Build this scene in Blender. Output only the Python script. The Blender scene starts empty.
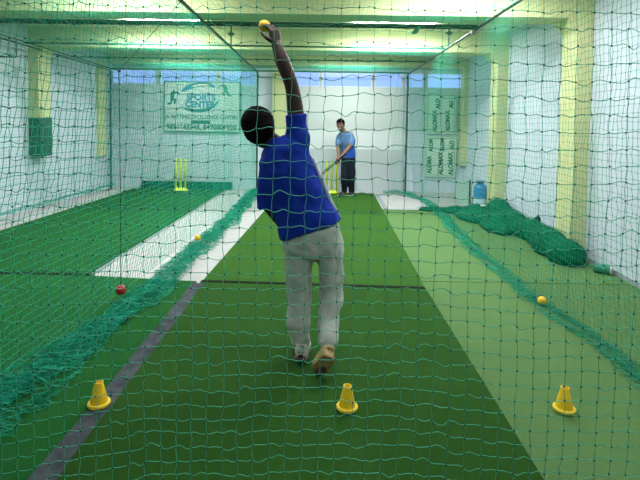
import bpy, bmesh, math, random
import numpy as np
from mathutils import Vector, Matrix, Euler, noise
random.seed(7)
RNG = np.random.default_rng(11)
PI = math.pi
sc = bpy.context.scene
C = sc.collection

# ------------------------------------------------------------------ camera
F = 490.0; H = 1.45; SY = -0.1376
cam_d = bpy.data.cameras.new('camera'); cam = bpy.data.objects.new('camera', cam_d); C.objects.link(cam)
cam_d.sensor_width = 36; cam_d.lens = 36*F/640; cam_d.shift_y = SY; cam_d.clip_start = .02
CM = Matrix.Rotation(0.0122, 4, 'Z') @ Matrix.Rotation(PI/2-0.0489, 4, 'X') @ Matrix.Rotation(0.016, 4, 'Z')
CM.translation = Vector((0, 0, H)); cam.matrix_world = CM
sc.camera = cam
R3 = CM.to_3x3()
def ray(u, v):
    return R3 @ Vector(((u-320)/F, -(v-240)/F + SY*640/F, -1))
def PY(u, v, Y):
    d = ray(u, v); return Vector((0, 0, H)) + d*(Y/d.y)
def PX(u, v, X):
    d = ray(u, v); return Vector((0, 0, H)) + d*(X/d.x)
def G(u, v, z=0):
    d = ray(u, v); return Vector((0, 0, H)) + d*((z-H)/d.z)

# ------------------------------------------------------------------ materials
def mat(name, col, rough=.6, noise_amt=0, scale=20, metal=0, bump=0, spec=.5, emit=None, col2=None, stretch=None, trans=0, coat=0):
    m = bpy.data.materials.new(name); m.use_nodes = True
    nt = m.node_tree; b = nt.nodes['Principled BSDF']
    b.inputs['Base Color'].default_value = (*col, 1); b.inputs['Roughness'].default_value = rough
    b.inputs['Metallic'].default_value = metal; b.inputs['Specular IOR Level'].default_value = spec
    if coat: b.inputs['Coat Weight'].default_value = coat
    if trans: b.inputs['Transmission Weight'].default_value = trans
    if emit:
        b.inputs['Emission Color'].default_value = (*emit[0], 1); b.inputs['Emission Strength'].default_value = emit[1]
    if noise_amt or bump or col2:
        tc = nt.nodes.new('ShaderNodeTexCoord'); mp = nt.nodes.new('ShaderNodeMapping')
        nt.links.new(tc.outputs['Object'], mp.inputs['Vector'])
        if stretch: mp.inputs['Scale'].default_value = stretch
        n = nt.nodes.new('ShaderNodeTexNoise'); n.inputs['Scale'].default_value = scale; n.inputs['Detail'].default_value = 5
        n.inputs['Roughness'].default_value = .65
        nt.links.new(mp.outputs['Vector'], n.inputs['Vector'])
        if noise_amt or col2:
            mx = nt.nodes.new('ShaderNodeMix'); mx.data_type = 'RGBA'
            c2 = col2 if col2 else tuple(c*(1-noise_amt) for c in col)
            mx.inputs[6].default_value = (*col, 1); mx.inputs[7].default_value = (*c2, 1)
            rp = nt.nodes.new('ShaderNodeMapRange'); rp.inputs[1].default_value = .35; rp.inputs[2].default_value = .65
            nt.links.new(n.outputs['Fac'], rp.inputs[0]); nt.links.new(rp.outputs[0], mx.inputs[0])
            nt.links.new(mx.outputs[2], b.inputs['Base Color'])
        if bump:
            bp = nt.nodes.new('ShaderNodeBump'); bp.inputs['Strength'].default_value = bump; bp.inputs['Distance'].default_value = .01
            nt.links.new(n.outputs['Fac'], bp.inputs['Height']); nt.links.new(bp.outputs['Normal'], b.inputs['Normal'])
    return m
M = {}
M['turf_dark'] = mat('turf_dark', (.024, .090, .010), .95, scale=160, bump=.6, col2=(.013, .060, .007), spec=.1)
M['turf_mid'] = mat('turf_mid', (.036, .118, .014), .95, scale=160, bump=.5, col2=(.024, .086, .010), spec=.1)
M['turf_left'] = mat('turf_left', (.012, .105, .018), .95, scale=120, bump=.5, col2=(.008, .080, .014), spec=.1)
M['turf_step'] = mat('turf_step', (.008, .10, .05), .95, scale=120, bump=.5, col2=(.006, .075, .04), spec=.1)
M['mat_light'] = mat('mat_light', (.090, .185, .060), .9, scale=90, bump=.3, col2=(.075, .155, .050), spec=.15)
M['mat_light2'] = mat('mat_light2', (.100, .205, .066), .9, scale=90, bump=.3, col2=(.082, .170, .054), spec=.15)
M['floor'] = mat('floor', (.43, .44, .43), .65, scale=6, col2=(.38, .385, .38), spec=.3)
M['wall'] = mat('wall', (.56, .63, .70), .8, scale=3, col2=(.52, .60, .67), spec=.2)
M['wall_low'] = mat('wall_low', (.46, .52, .52), .8, scale=3, col2=(.43, .49, .50), spec=.2)
M['panel'] = mat('panel', (.60, .66, .65), .6, scale=2, col2=(.57, .63, .62), spec=.3)
M['yellow_paint'] = mat('yellow_paint', (.60, .63, .33), .7, scale=4, col2=(.57, .60, .31), spec=.2)
M['ceiling'] = mat('ceiling', (.74, .73, .56), .8, scale=4, col2=(.70, .69, .52), spec=.2)
M['net'] = mat('net_cord', (.008, .40, .25), .7, spec=.25)
M['net_front'] = mat('net_front_cord', (.055, .42, .285), .6, spec=.3)
M['net_knot'] = mat('net_knot_cord', (.008, .11, .075), .7, spec=.2)
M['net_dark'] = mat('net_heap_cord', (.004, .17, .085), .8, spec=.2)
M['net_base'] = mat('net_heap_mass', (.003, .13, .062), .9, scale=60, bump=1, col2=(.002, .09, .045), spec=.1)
M['pipe'] = mat('pipe_paint', (.012, .085, .045), .45, scale=9, col2=(.03, .05, .035), metal=.2)
M['steel'] = mat('steel', (.35, .36, .34), .35, metal=.9)
M['black'] = mat('black_rubber', (.006, .007, .007), .9, spec=.08)
M['tape'] = mat('tape', (.085, .095, .115), .9, spec=.1, scale=14, col2=(.035, .042, .048), bump=.3, stretch=(1, 1, 1))
M['edge_grey'] = mat('edge_strip', (.22, .26, .28), .6)
M['cone'] = mat('cone_plastic', (.92, .60, .008), .4, spec=.5)
M['cone_rim'] = mat('cone_rim_plastic', (.92, .66, .03), .4, spec=.5)
M['ball_yellow'] = mat('ball_yellow', (.85, .48, .02), .6, scale=60, bump=.2)
M['ball_red'] = mat('ball_red', (.45, .012, .010), .3, coat=.5)
M['seam'] = mat('seam_thread', (.7, .45, .35), .7)
M['cord'] = mat('cord_black', (.012, .018, .02), .7)
M['stump'] = mat('stump_plastic', (.72, .85, .03), .4)
M['skin_dark'] = mat('skin_dark', (.050, .022, .016), .55, scale=30, col2=(.040, .017, .012), spec=.35)
M['skin_mid'] = mat('skin_mid', (.22, .105, .068), .55, scale=30, col2=(.18, .085, .056), spec=.35)
M['hair'] = mat('hair', (.0022, .002, .002), .85, scale=90, bump=1, spec=.06, col2=(.004, .0035, .0035))
M['shirt_blue'] = mat('shirt_blue', (.006, .036, .42), .8, scale=9, bump=.25, col2=(.004, .026, .34), spec=.2)
M['piping'] = mat('shirt_piping', (.55, .60, .75), .7)
M['trouser_grey'] = mat('trouser_grey', (.56, .58, .55), .85, scale=7, bump=.4, col2=(.48, .50, .47), spec=.1)
M['shirt_light'] = mat('shirt_light', (.085, .17, .31), .8, scale=20, col2=(.065, .14, .27), spec=.2)
M['shirt_royal'] = mat('shirt_royal', (.02, .10, .50), .75, spec=.2)
M['trouser_navy'] = mat('trouser_navy', (.008, .012, .022), .85, spec=.2)
M['shoe_white'] = mat('shoe_white', (.72, .66, .60), .6)
M['shoe_tan'] = mat('shoe_tan', (.46, .34, .14), .6, scale=25, col2=(.38, .27, .10))
M['sole'] = mat('sole', (.10, .08, .06), .7)
M['sole_gum'] = mat('sole_gum', (.30, .20, .09), .7)
M['shoe_black'] = mat('shoe_black', (.02, .02, .025), .6)
M['bat_wood'] = mat('bat_wood', (.15, .105, .05), .6, scale=10, col2=(.10, .07, .03), stretch=(1, 1, 8))
M['bat_green'] = mat('bat_sticker', (.02, .10, .04), .5)
M['eye'] = mat('eye_white', (.75, .73, .7), .3)
M['lip'] = mat('lip', (.22, .07, .06), .5)
M['teeth'] = mat('teeth', (.8, .78, .72), .3)
M['frame_white'] = mat('frame_white', (.72, .76, .78), .4)
M['sky_glass'] = mat('window_daylight', (.1, .15, .3), .2, emit=((.24, .38, .78), 1.25))
M['tube'] = mat('tube_glow', (1, 1, 1), .4, emit=((.95, 1, .92), 12))
M['tube_body'] = mat('tube_body', (.75, .77, .75), .4)
M['banner'] = mat('banner_vinyl', (.50, .60, .58), .6)
M['ink_green'] = mat('ink_green', (.010, .13, .11), .5)
M['ink_teal'] = mat('ink_teal', (.01, .20, .22), .5)
M['ink_blue'] = mat('ink_blue', (.02, .17, .34), .5)
M['ink_cream'] = mat('ink_cream', (.75, .72, .42), .5)
M['film'] = mat('film', (.52, .66, .54), .5, scale=8, col2=(.56, .70, .57))
M['film_frame'] = mat('film_frame', (.50, .62, .44), .5)
M['film_ink'] = mat('film_ink', (.02, .13, .06), .5)
M['pad_green'] = mat('pad_green', (.010, .11, .07), .7, scale=12, col2=(.008, .085, .055))
M['bottle'] = mat('bottle_blue', (.03, .20, .42), .2, spec=.6)
M['bottle_label'] = mat('bottle_label', (.40, .58, .60), .5)
M['bottle_cap'] = mat('bottle_cap', (.02, .10, .30), .4)
M['board'] = mat('board_green', (.42, .56, .48), .5)
M['skirting'] = mat('skirting', (.33, .38, .40), .6)
M['can'] = mat('roll_green', (.03, .22, .15), .6)
M['paper'] = mat('paper', (.6, .62, .55), .7)
M['cloth_teal'] = mat('scrap_teal', (.10, .50, .38), .7)

# ------------------------------------------------------------------ helpers
def tag(o, label=None, cat=None, group=None, kind=None):
    if label: o['label'] = label
    if cat: o['category'] = cat
    if group: o['group'] = group
    if kind: o['kind'] = kind
    return o
def empty(name, loc=(0, 0, 0), rz=0):
    o = bpy.data.objects.new(name, None); C.objects.link(o); o.location = loc; o.rotation_euler = (0, 0, rz)
    o.empty_display_size = .1
    return o
def link(name, me, m, parent=None, smooth=False):
    """world-space mesh; origin stays at the parent's frame"""
    o = bpy.data.objects.new(name, me); C.objects.link(o)
    if m is not None:
        for x in (m if isinstance(m, (list, tuple)) else [m]): me.materials.append(x)
    if smooth:
        me.polygons.foreach_set('use_smooth', [True]*len(me.polygons))
    if parent is not None:
        o.parent = parent
    return o
def obj(name, bm, m, parent=None, smooth=False):
    bmesh.ops.recalc_face_normals(bm, faces=bm.faces)
    me = bpy.data.meshes.new(name); bm.to_mesh(me); bm.free()
    return link(name, me, m, parent, smooth)
def box(bm, x0, x1, y0, y1, z0, z1, mi=0):
    vs = [bm.verts.new(p) for p in ((x0,y0,z0),(x1,y0,z0),(x1,y1,z0),(x0,y1,z0),(x0,y0,z1),(x1,y0,z1),(x1,y1,z1),(x0,y1,z1))]
    for f in ((0,3,2,1),(4,5,6,7),(0,1,5,4),(1,2,6,5),(2,3,7,6),(3,0,4,7)):
        fc = bm.faces.new([vs[i] for i in f]); fc.material_index = mi
def bx(name, x0, x1, y0, y1, z0, z1, m, parent=None, bevel=0):
    bm = bmesh.new(); box(bm, x0, x1, y0, y1, z0, z1)
    if bevel: bmesh.ops.bevel(bm, geom=bm.edges[:], offset=bevel, segments=2, affect='EDGES')
    return obj(name, bm, m, parent)
def struct(o): o['kind'] = 'structure'; return o
def frames(pts):
    pts = [Vector(p) for p in pts]; n = len(pts); T = []
    for i in range(n):
        t = pts[min(i+1, n-1)] - pts[max(i-1, 0)]; T.append(t.normalized())
    ref = Vector((0, 0, 1)) if abs(T[0].z) < .9 else Vector((0, 1, 0))
    a = T[0].cross(ref).normalized(); out = []
    for i in range(n):
        a = (a - T[i]*a.dot(T[i])).normalized(); out.append((pts[i], T[i], a, T[i].cross(a)))
    return out
def tube(bm, pts, r, seg=10, caps=True, mi=0):
    rs = r if isinstance(r, (list, tuple)) else [r]*len(pts)
    rings = []
    for (p, t, a, b), rr in zip(frames(pts), rs):
        rings.append([bm.verts.new(p + a*rr*math.cos(2*PI*k/seg) + b*rr*math.sin(2*PI*k/seg)) for k in range(seg)])
    for q, w in zip(rings, rings[1:]):
        for k in range(seg):
            f = bm.faces.new((q[k], q[(k+1) % seg], w[(k+1) % seg], w[k])); f.material_index = mi
    if caps:
        bm.faces.new(rings[0][::-1]); bm.faces.new(rings[-1])
def lathe(bm, prof, c=(0, 0, 0), seg=32, mi=0, close=False):
    rings = []
    for r, z in prof:
        rings.append([bm.verts.new((c[0]+r*math.cos(2*PI*k/seg), c[1]+r*math.sin(2*PI*k/seg), c[2]+z)) for k in range(seg)])
    prs = list(zip(rings, rings[1:]))
    if close: prs.append((rings[-1], rings[0]))
    for q, w in prs:
        for k in range(seg):
            f = bm.faces.new((q[k], q[(k+1) % seg], w[(k+1) % seg], w[k])); f.material_index = mi
    if not close:
        bm.faces.new(rings[0][::-1]); bm.faces.new(rings[-1])
def ell(bm, c, r, rot=None, sub=3):
    m = Matrix.Translation(c) @ (rot.to_matrix().to_4x4() if rot else Matrix()) @ Matrix.Diagonal((r[0], r[1], r[2], 1))
    bmesh.ops.create_icosphere(bm, subdivisions=sub, radius=1, matrix=m)
def capsule(bm, pts, rs, seg=14):
    """smooth limb along pts with rounded ends"""
    P = [Vector(p) for p in pts]; n = len(P); Q = []; S = []
    for i in range(n-1):
        p0, p1, p2, p3 = P[max(i-1, 0)], P[i], P[i+1], P[min(i+2, n-1)]
        for k in range(5):
            t = k/5
            Q.append(.5*((2*p1)+(p2-p0)*t+(2*p0-5*p1+4*p2-p3)*t*t+(-p0+3*p1-3*p2+p3)*t**3)); S.append(rs[i]+(rs[i+1]-rs[i])*(t*t*(3-2*t)))
    Q.append(P[-1]); S.append(rs[-1])
    d0 = (Q[0]-Q[1]).normalized(); d1 = (Q[-1]-Q[-2]).normalized()
    pre = [(Q[0]+d0*S[0]*math.sin(a), S[0]*math.cos(a)) for a in (1.45, 1.0, .5)]
    post = [(Q[-1]+d1*S[-1]*math.sin(a), S[-1]*math.cos(a)) for a in (.5, 1.0, 1.45)]
    tube(bm, [a for a, b in pre]+Q+[a for a, b in post], [b for a, b in pre]+S+[b for a, b in post], seg)
def loft(bm, secs, seg=28):
    """secs: (center, half-width vector, half-depth vector)"""
    rings = []
    for c, a, b in secs:
        c, a, b = Vector(c), Vector(a), Vector(b)
        ring = []
        for k in range(seg):
            t = 2*PI*k/seg; ct, st = math.cos(t), math.sin(t)
            e = .85
            ring.append(bm.verts.new(c + a*(abs(ct)**e*(1 if ct > 0 else -1)) + b*(abs(st)**e*(1 if st > 0 else -1))))
        rings.append(ring)
    for q, w in zip(rings, rings[1:]):
        for k in range(seg): bm.faces.new((q[k], q[(k+1) % seg], w[(k+1) % seg], w[k]))
    bm.faces.new(rings[0][::-1]); bm.faces.new(rings[-1])
def fuse(name, bm, voxel, m, parent, smooth=4, disp=0, dscale=8):
    """union of overlapping closed shapes as ONE continuous skin"""
    bmesh.ops.recalc_face_normals(bm, faces=bm.faces)
    me = bpy.data.meshes.new('tmp'); bm.to_mesh(me); bm.free()
    o = bpy.data.objects.new('tmp', me); C.objects.link(o)
    r = o.modifiers.new('r', 'REMESH'); r.mode = 'VOXEL'; r.voxel_size = voxel; r.use_smooth_shade = True
    s = o.modifiers.new('s', 'SMOOTH'); s.iterations = smooth; s.factor = .5
    dg = bpy.context.evaluated_depsgraph_get()
    new = bpy.data.meshes.new_from_object(o.evaluated_get(dg)); bpy.data.objects.remove(o)
    if disp:
        for v in new.vertices:
            n = noise.noise(Vector(v.co)*dscale) + .5*noise.noise(Vector(v.co)*dscale*2.3)
            v.co += v.normal*n*disp
    new.name = name; new.materials.clear()
    return link(name, new, m, parent, True)
def tubes_np(strands, r, sides=3):
    """many strands -> (verts, quads)"""
    V = []; Q = []; base = 0
    ang = np.arange(sides)*2*PI/sides
    for S in strands:
        S = np.asarray(S, float); n = len(S)
        if n < 2: continue
        T = np.empty_like(S); T[1:-1] = S[2:]-S[:-2]; T[0] = S[1]-S[0]; T[-1] = S[-1]-S[-2]
        T /= np.linalg.norm(T, axis=1)[:, None]+1e-9
        m = S[-1]-S[0]; ref = np.array([0, 0, 1.]) if abs(m[2]) < .7*np.linalg.norm(m)+1e-9 else np.array([.3, 1., 0])
        A = np.cross(T, ref); A /= np.linalg.norm(A, axis=1)[:, None]+1e-9
        B = np.cross(T, A)
        ring = S[:, None, :] + r*(A[:, None, :]*np.cos(ang)[None, :, None] + B[:, None, :]*np.sin(ang)[None, :, None])
        V.append(ring.reshape(-1, 3))
        i = np.arange(n-1)[:, None]*sides + np.arange(sides)[None, :]
        j = np.arange(n-1)[:, None]*sides + (np.arange(sides)[None, :]+1) % sides
        Q.append((np.stack([i, j, j+sides, i+sides], -1)).reshape(-1, 4)+base); base += n*sides
    return np.concatenate(V), np.concatenate(Q)
def mesh_np(name, V, Q, m, parent=None, mi=None):
    me = bpy.data.meshes.new(name)
    me.vertices.add(len(V)); me.vertices.foreach_set('co', V.ravel().astype(np.float32))
    me.loops.add(len(Q)*4); me.loops.foreach_set('vertex_index', Q.ravel().astype(np.int32))
    me.polygons.add(len(Q)); me.polygons.foreach_set('loop_start', (np.arange(len(Q))*4).astype(np.int32))
    me.polygons.foreach_set('loop_total', np.full(len(Q), 4, np.int32))
    o = link(name, me, m, parent)
    if mi is not None: me.polygons.foreach_set('material_index', mi.astype(np.int32))
    me.polygons.foreach_set('use_smooth', np.ones(len(Q), bool))
    me.update(calc_edges=True); me.validate()
    return o
def net_mesh(K, r, sub=2, bulge=(.004, .004), nrm=None, knots=0):
    """K: (na, nb, 3) knot lattice. strands run both ways through every knot"""
    K = np.asarray(K); na, nb, _ = K.shape; out = []
    ts = np.linspace(0, 1, sub+1)[:-1]
    for ax in (0, 1):
        L = K if ax == 1 else K.transpose(1, 0, 2)   # each row is one strand
        a = L[:, :-1]; b = L[:, 1:]
        d = b-a; ln = np.linalg.norm(d, axis=2, keepdims=True)+1e-9
        n = np.array(nrm if nrm is not None else (0, 1, 0), float)
        side = np.cross(d/ln, n[None, None, :])
        m = RNG.normal(0, bulge[ax], a.shape[:2])[..., None]
        m2 = RNG.normal(0, bulge[ax]*.5, a.shape[:2])[..., None]
        pts = []
        for t in ts:
            pts.append(a + d*t + side*(m*math.sin(PI*t)+m2*math.sin(2*PI*t)))
        P = np.stack(pts, 2).reshape(L.shape[0], -1, 3)
        P = np.concatenate([P, L[:, -1:]], 1)
        out += list(P)
    rr = r if isinstance(r, tuple) else (r, r)
    nv_ = K.shape[1]
    V1, Q1 = tubes_np(out[:nv_], rr[0]); V2, Q2 = tubes_np(out[nv_:], rr[1]); V = np.concatenate([V1, V2]); Q = np.concatenate([Q1, Q2+len(V1)])
    mi = np.zeros(len(Q))
    if knots:
        kp = K.reshape(-1, 3); o8 = np.array([[-1,-1,-1],[1,-1,-1],[1,1,-1],[-1,1,-1],[-1,-1,1],[1,-1,1],[1,1,1],[-1,1,1]])*knots*.62
        kv = (kp[:, None, :]+o8[None]).reshape(-1, 3)
        fq = np.array([[0,3,2,1],[4,5,6,7],[0,1,5,4],[1,2,6,5],[2,3,7,6],[3,0,4,7]])
        kq = (fq[None]+np.arange(len(kp))[:, None, None]*8).reshape(-1, 4)+len(V)
        V = np.concatenate([V, kv]); Q = np.concatenate([Q, kq]); mi = np.concatenate([mi, np.ones(len(kq))])
    return V, Q, mi
def snoise(x, y, s=0.):
    return (math.sin(x*1.7+s)+math.sin(y*2.3+s*1.7+x*.6)+math.sin(x*3.9-y*1.1+s*.4)*.5+math.sin(y*5.1+x*2.2+s*2.1)*.4)/2.9

# ------------------------------------------------------------------ room shell
XL, XR, YB, YN, ZC = -4.95, 2.96, 11.3, -2.6, 3.05
struct(bx('floor', XL-.2, XR+.4, YN-.2, YB+.2, -.2, 0, M['floor']))
struct(bx('ceiling', XL-.2, XR+.4, YN-.2, YB+.2, ZC, ZC+.2, M['ceiling']))
struct(bx('wall_left', XL-.2, XL, YN-.2, YB+.2, 0, ZC, M['wall']))
bm = bmesh.new(); box(bm, XR, XR+.5, YN-.2, 8.45, 0, ZC); box(bm, XR+.19, XR+.5, 8.45, YB+.2, 0, ZC)
struct(obj('wall_right', bm, M['wall']))
struct(bx('wall_near', XL, XR, YN-.2, YN, 0, ZC, M['wall']))
bm = bmesh.new()
WZ0, WZ1 = PY(340, 87, YB).z, PY(340, 72, YB).z
box(bm, XL, XR+.19, YB, YB+.2, 0, WZ0); box(bm, XL, XR+.19, YB, YB+.2, WZ1, ZC)
w_edges = [(112, 156), (160, 217), (219.5, 257), (290, 320), (322, 372), (374.5, 403), (405, 424), (427, 463)]
xs = [(PY(a, 80, YB).x, PY(b, 80, YB).x) for a, b in w_edges]
prev = XL
for a, b in xs:
    box(bm, prev, a, YB, YB+.2, WZ0, WZ1); prev = b
box(bm, prev, XR+.19, YB, YB+.2, WZ0, WZ1)
struct(obj('wall_back', bm, M['wall']))
for i, (a, b) in enumerate(xs):
    t = empty('window_%d' % (i+1), ((a+b)/2, YB, WZ0)); struct(t)
    cx = (a+b)/2; hw = (b-a)/2; h = WZ1-WZ0
    bm = bmesh.new(); fw = .02
    for q in ((-hw, -hw+fw, 0, h), (hw-fw, hw, 0, h), (-hw+fw, hw-fw, 0, fw), (-hw+fw, hw-fw, h-fw, h)):
        box(bm, q[0], q[1], .01, .07, q[2], q[3])
    obj('window_frame', bm, M['frame_white'], t)
    bx('window_pane', -hw+fw, hw-fw, .03, .045, fw, h-fw, M['sky_glass'], t)
# lower back wall lining: pale panel over a greyer lower wall
zmid = PY(350, 149, YB).z
xa, xb = PY(290, 120, YB).x, PY(403, 120, YB).x
struct(bx('trim_1', xa, xb, YB-.03, YB, zmid, WZ0-.02, M['panel']))
struct(bx('trim_2', xa-.25, xb, YB-.05, YB, 0, zmid, M['wall_low']))
# beams, pillars (one frame each), left to right across the room
def beam(n, y0, y1, zs, d, low_left=None):
    bm = bmesh.new()
    box(bm, XL, XR, y0, y1, zs, ZC)
    box(bm, XR-d, XR, y0, y1, 0, zs); box(bm, XL, XL+d, y0, y1, low_left or 0, zs)
    for s, x in ((-1, XR-d), (1, XL+d)):
        v = [bm.verts.new(p) for p in ((x, y0, zs), (x+s*.12, y0, zs), (x, y0, zs-.14), (x, y1, zs), (x+s*.12, y1, zs), (x, y1, zs-.14))]
        for f in ((0, 1, 2), (3, 5, 4), (1, 4, 5, 2), (0, 3, 4, 1), (0, 2, 5, 3)): bm.faces.new([v[i] for i in f])
    struct(obj('trim_%d' % n, bm, M['yellow_paint']))
beam(3, 5.55, 5.92, 2.72, .17)
padz1, padz0 = 1.55, .90
beam(4, 8.10, 8.45, 2.72, .17, low_left=padz1)
bm = bmesh.new(); box(bm, XL, XR+.19, 11.0, 11.3, 2.84, ZC); box(bm, XR+.09, XR+.19, 10.98, 11.3, .66, 2.84); box(bm, XL, XL+.05, 10.5, 10.85, .75, 2.84)
struct(obj('trim_5', bm, M['yellow_paint']))
struct(bx('trim_6', XL, XL+.012, 8.10, 8.45, 0, padz0, M['wall']))
x0, x1 = PY(272.5, 100, 11.2).x, PY(286, 100, 11.2).x
struct(bx('trim_7', x0, x1, 11.15, 11.3, 0, 2.84, M['yellow_paint']))
struct(bx('baseboard_right', XR-.012, XR, YN, 5.55, 0, .05, M['skirting']))
# ceiling slats
bm = bmesh.new()
x = XL+.1
while x < XR:
    box(bm, x, x+.012, YN, 11.0, ZC-.012, ZC); x += .11
struct(obj('trim_8', bm, M['ceiling']))

o = bm = bmesh.new(); box(bm, XL, XL+.19, 8.085, 8.465, padz0, padz1); bmesh.ops.bevel(bm, geom=bm.edges[:], offset=.01, segments=2, affect='EDGES')
tag(obj('wall_pad', bm, M['pad_green']), 'dark green pad wrapped round the yellow pillar on the left wall', 'pad')

# ------------------------------------------------------------------ floor mats
def matquad(name, pts, z, m, label, cat='turf mat', group=None, zb=.001):
    """slab from outline with subdivided top"""
    bm = bmesh.new()
    lo = [bm.verts.new((p[0], p[1], zb)) for p in pts]; hi = [bm.verts.new((p[0], p[1], z)) for p in pts]
    n = len(pts); bm.faces.new(lo[::-1]); bm.faces.new(hi)
    for i in range(n): bm.faces.new((lo[i], lo[(i+1) % n], hi[(i+1) % n], hi[i]))
    return tag(obj(name, bm, m), label, cat, group)
YS = 4.47
xl_tape = -1.15
matquad('turf_mat', [(-1.13, 4.49), (.922, 4.42), (1.08, 10.9), (-.99, 10.9)], .012, M['turf_mid'], 'green turf strip from the bowler to the batter beyond the dark floor seam', 'turf mat')
matquad('turf_mat', [(-1.12, YN+.1), (.922, YN+.1), (.922, 4.40), (-1.14, 4.45)], .012, M['turf_dark'], 'dark green turf in the foreground with the middle yellow cone on it', 'turf mat')
matquad('turf_mat', [(XL+.02, YN+.1), (-1.145, YN+.1), (-1.18, 4.47), (-2.25, 4.58), (XL+.02, 4.58)], .011, M['turf_left'], 'green turf at lower left under the gathered net, before the pale floor strip', 'turf mat')
t = empty('turf_mat', (-3.3, 8, 0)); tag(t, 'green turf strip of the left lane running up to the yellow stumps', 'turf mat')
bm = bmesh.new(); box(bm, -1.04, 1.03, -3.38, 3.05, .001, .012); obj('turf_sheet', bm, M['turf_left'], t)
bm = bmesh.new(); box(bm, -.95, 1.15, 3.06, 3.2, .001, .02); box(bm, -.95, 1.15, 3.2, 3.23, .001, .17)
tag(obj('upturned_end', bm, M['turf_step'], t), 'dark green end turned up against the wall')
matquad('turf_mat', [(.925, YN+.1), (2.93, YN+.1), (2.93, 4.62), (.925, 4.60)], .010, M['mat_light'], 'light green mat on the near right with a yellow cone standing on it', 'turf mat')
matquad('turf_mat', [(.930, 4.615), (2.93, 4.635), (2.93, 8.75), (1.03, 8.75)], .010, M['mat_light2'], 'light green mat on the far right reaching the net heap by the wall', 'turf mat')
# grey tape with wrinkled edge
bm = bmesh.new(); N = 60; L = []
for i in range(N+1):
    y = .2+(4.40-.2)*i/N; w = .053+.006*snoise(y*6, 0, 1); c = (-1.108 - .042*i/N) + .006*snoise(y*3, 2, 2)
    L.append((bm.verts.new((c-w, y, .0125)), bm.verts.new((c-w*.3, y, .0165+.003*snoise(y*9, 1, 4))), bm.verts.new((c+w*.4, y, .0155)), bm.verts.new((c+w, y, .0125))))
for a, b in zip(L, L[1:]):
    for k in range(3): bm.faces.new((a[k], a[k+1], b[k+1], b[k]))
r_ = bmesh.ops.extrude_face_region(bm, geom=bm.faces[:]); bmesh.ops.translate(bm, verts=[g for g in r_['geom'] if isinstance(g, bmesh.types.BMVert)], vec=(0, 0, -.002))
tag(obj('floor_tape', bm, M['tape']), 'grey tape strip along the joint of the turf, running under the left cone', 'tape')
def strip(a, b, w, h, m, name, label, cat, z0=.0):
    a, b = Vector(a), Vector(b); d = (b-a).normalized(); n = Vector((-d.y, d.x, 0))*w/2
    bm = bmesh.new(); lo = [bm.verts.new(p+Vector((0, 0, z0))) for p in (a-n, b-n, b+n, a+n)]; hi = [bm.verts.new(v.co+Vector((0, 0, h))) for v in lo]
    bm.faces.new(lo[::-1]); bm.faces.new(hi)
    for i in range(4): bm.faces.new((lo[i], lo[(i+1) % 4], hi[(i+1) % 4], hi[i]))
    return tag(obj(name, bm, m), label, cat)
strip((-1.14, 4.475, 0), (.92, 4.405, 0), .05, .003, M['black'], 'seam_strip', 'thin black seam strip across the turf just beyond the bowler', 'seam strip', .0125)
strip((-4.9, 4.605, 0), (-2.2, 4.60, 0), .05, .003, M['black'], 'seam_strip', 'thin black seam strip at the near end of the left lane turf', 'seam strip', .0125)
strip((1.105, 8.8, 0), (1.14, 10.75, 0), .07, .011, M['edge_grey'], 'edge_strip', 'grey edging strip beside the pale floor patch at the far right of the turf', 'edging strip', .0005)
strip((-2.235, 4.62, 0), (-2.235, 11.0, 0), .03, .008, M['edge_grey'], 'edge_strip', 'grey edging strip along the right side of the left lane turf', 'edging strip', .0005)

# ------------------------------------------------------------------ nets
# front net
NY = 1.48
rows = [1.804]
while rows[-1] > .03:
    vv_ = 128.6+(1.45-rows[-1])*490/NY
    rows.append(rows[-1] - (16.9 if vv_ < 140 else 16.5 if vv_ < 230 else 15.6 if vv_ < 300 else 15.2)*NY/490)
rows = rows[:-1]
top = [1.804+.0508*k for k in range(1, 12)]
zz = rows[::-1]+top
na, nb = 56, len(zz)
K = np.zeros((na, nb, 3))
for i in range(na):
    for j in range(nb):
        x = -.008 + (i-na//2)*.0499
        z = zz[j]; low = max(0, min(1, (1.05-z)/.5))
        y = NY + .02*snoise(x*2, z*.8, 1) + .008*snoise(x*9, z*1.3, 3)
        x2 = x + .007*snoise(x*3, z*3.5, 5) + .003*snoise(x*8, z*9, 8) + RNG.normal(0, .0012) - .03*low*(z-1.05)*-1*0
        z2 = z + .004*snoise(x*4, z*2, 7) + .003*snoise(x*11+z*3, z*7, 9) + RNG.normal(0, .0016)
        z2 += low*(.012*math.sin(x*4.5+1.2) + .006*snoise(x*7, z*3, 4))
        if x < -.55: z2 -= (-.55-x)*.22*low
        K[i, j] = (x2, y, z2)
V, Q, mi = net_mesh(K, (.00128, .00100), sub=6, bulge=(.0046, .0018), knots=.0034)
V[:, 2] = np.maximum(V[:, 2], .014)
o = mesh_np('safety_net', V, Q, [M['net_front'], M['net_knot']], None, mi)
tag(o, 'large square mesh green net hanging right in front of the view', 'net')

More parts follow.
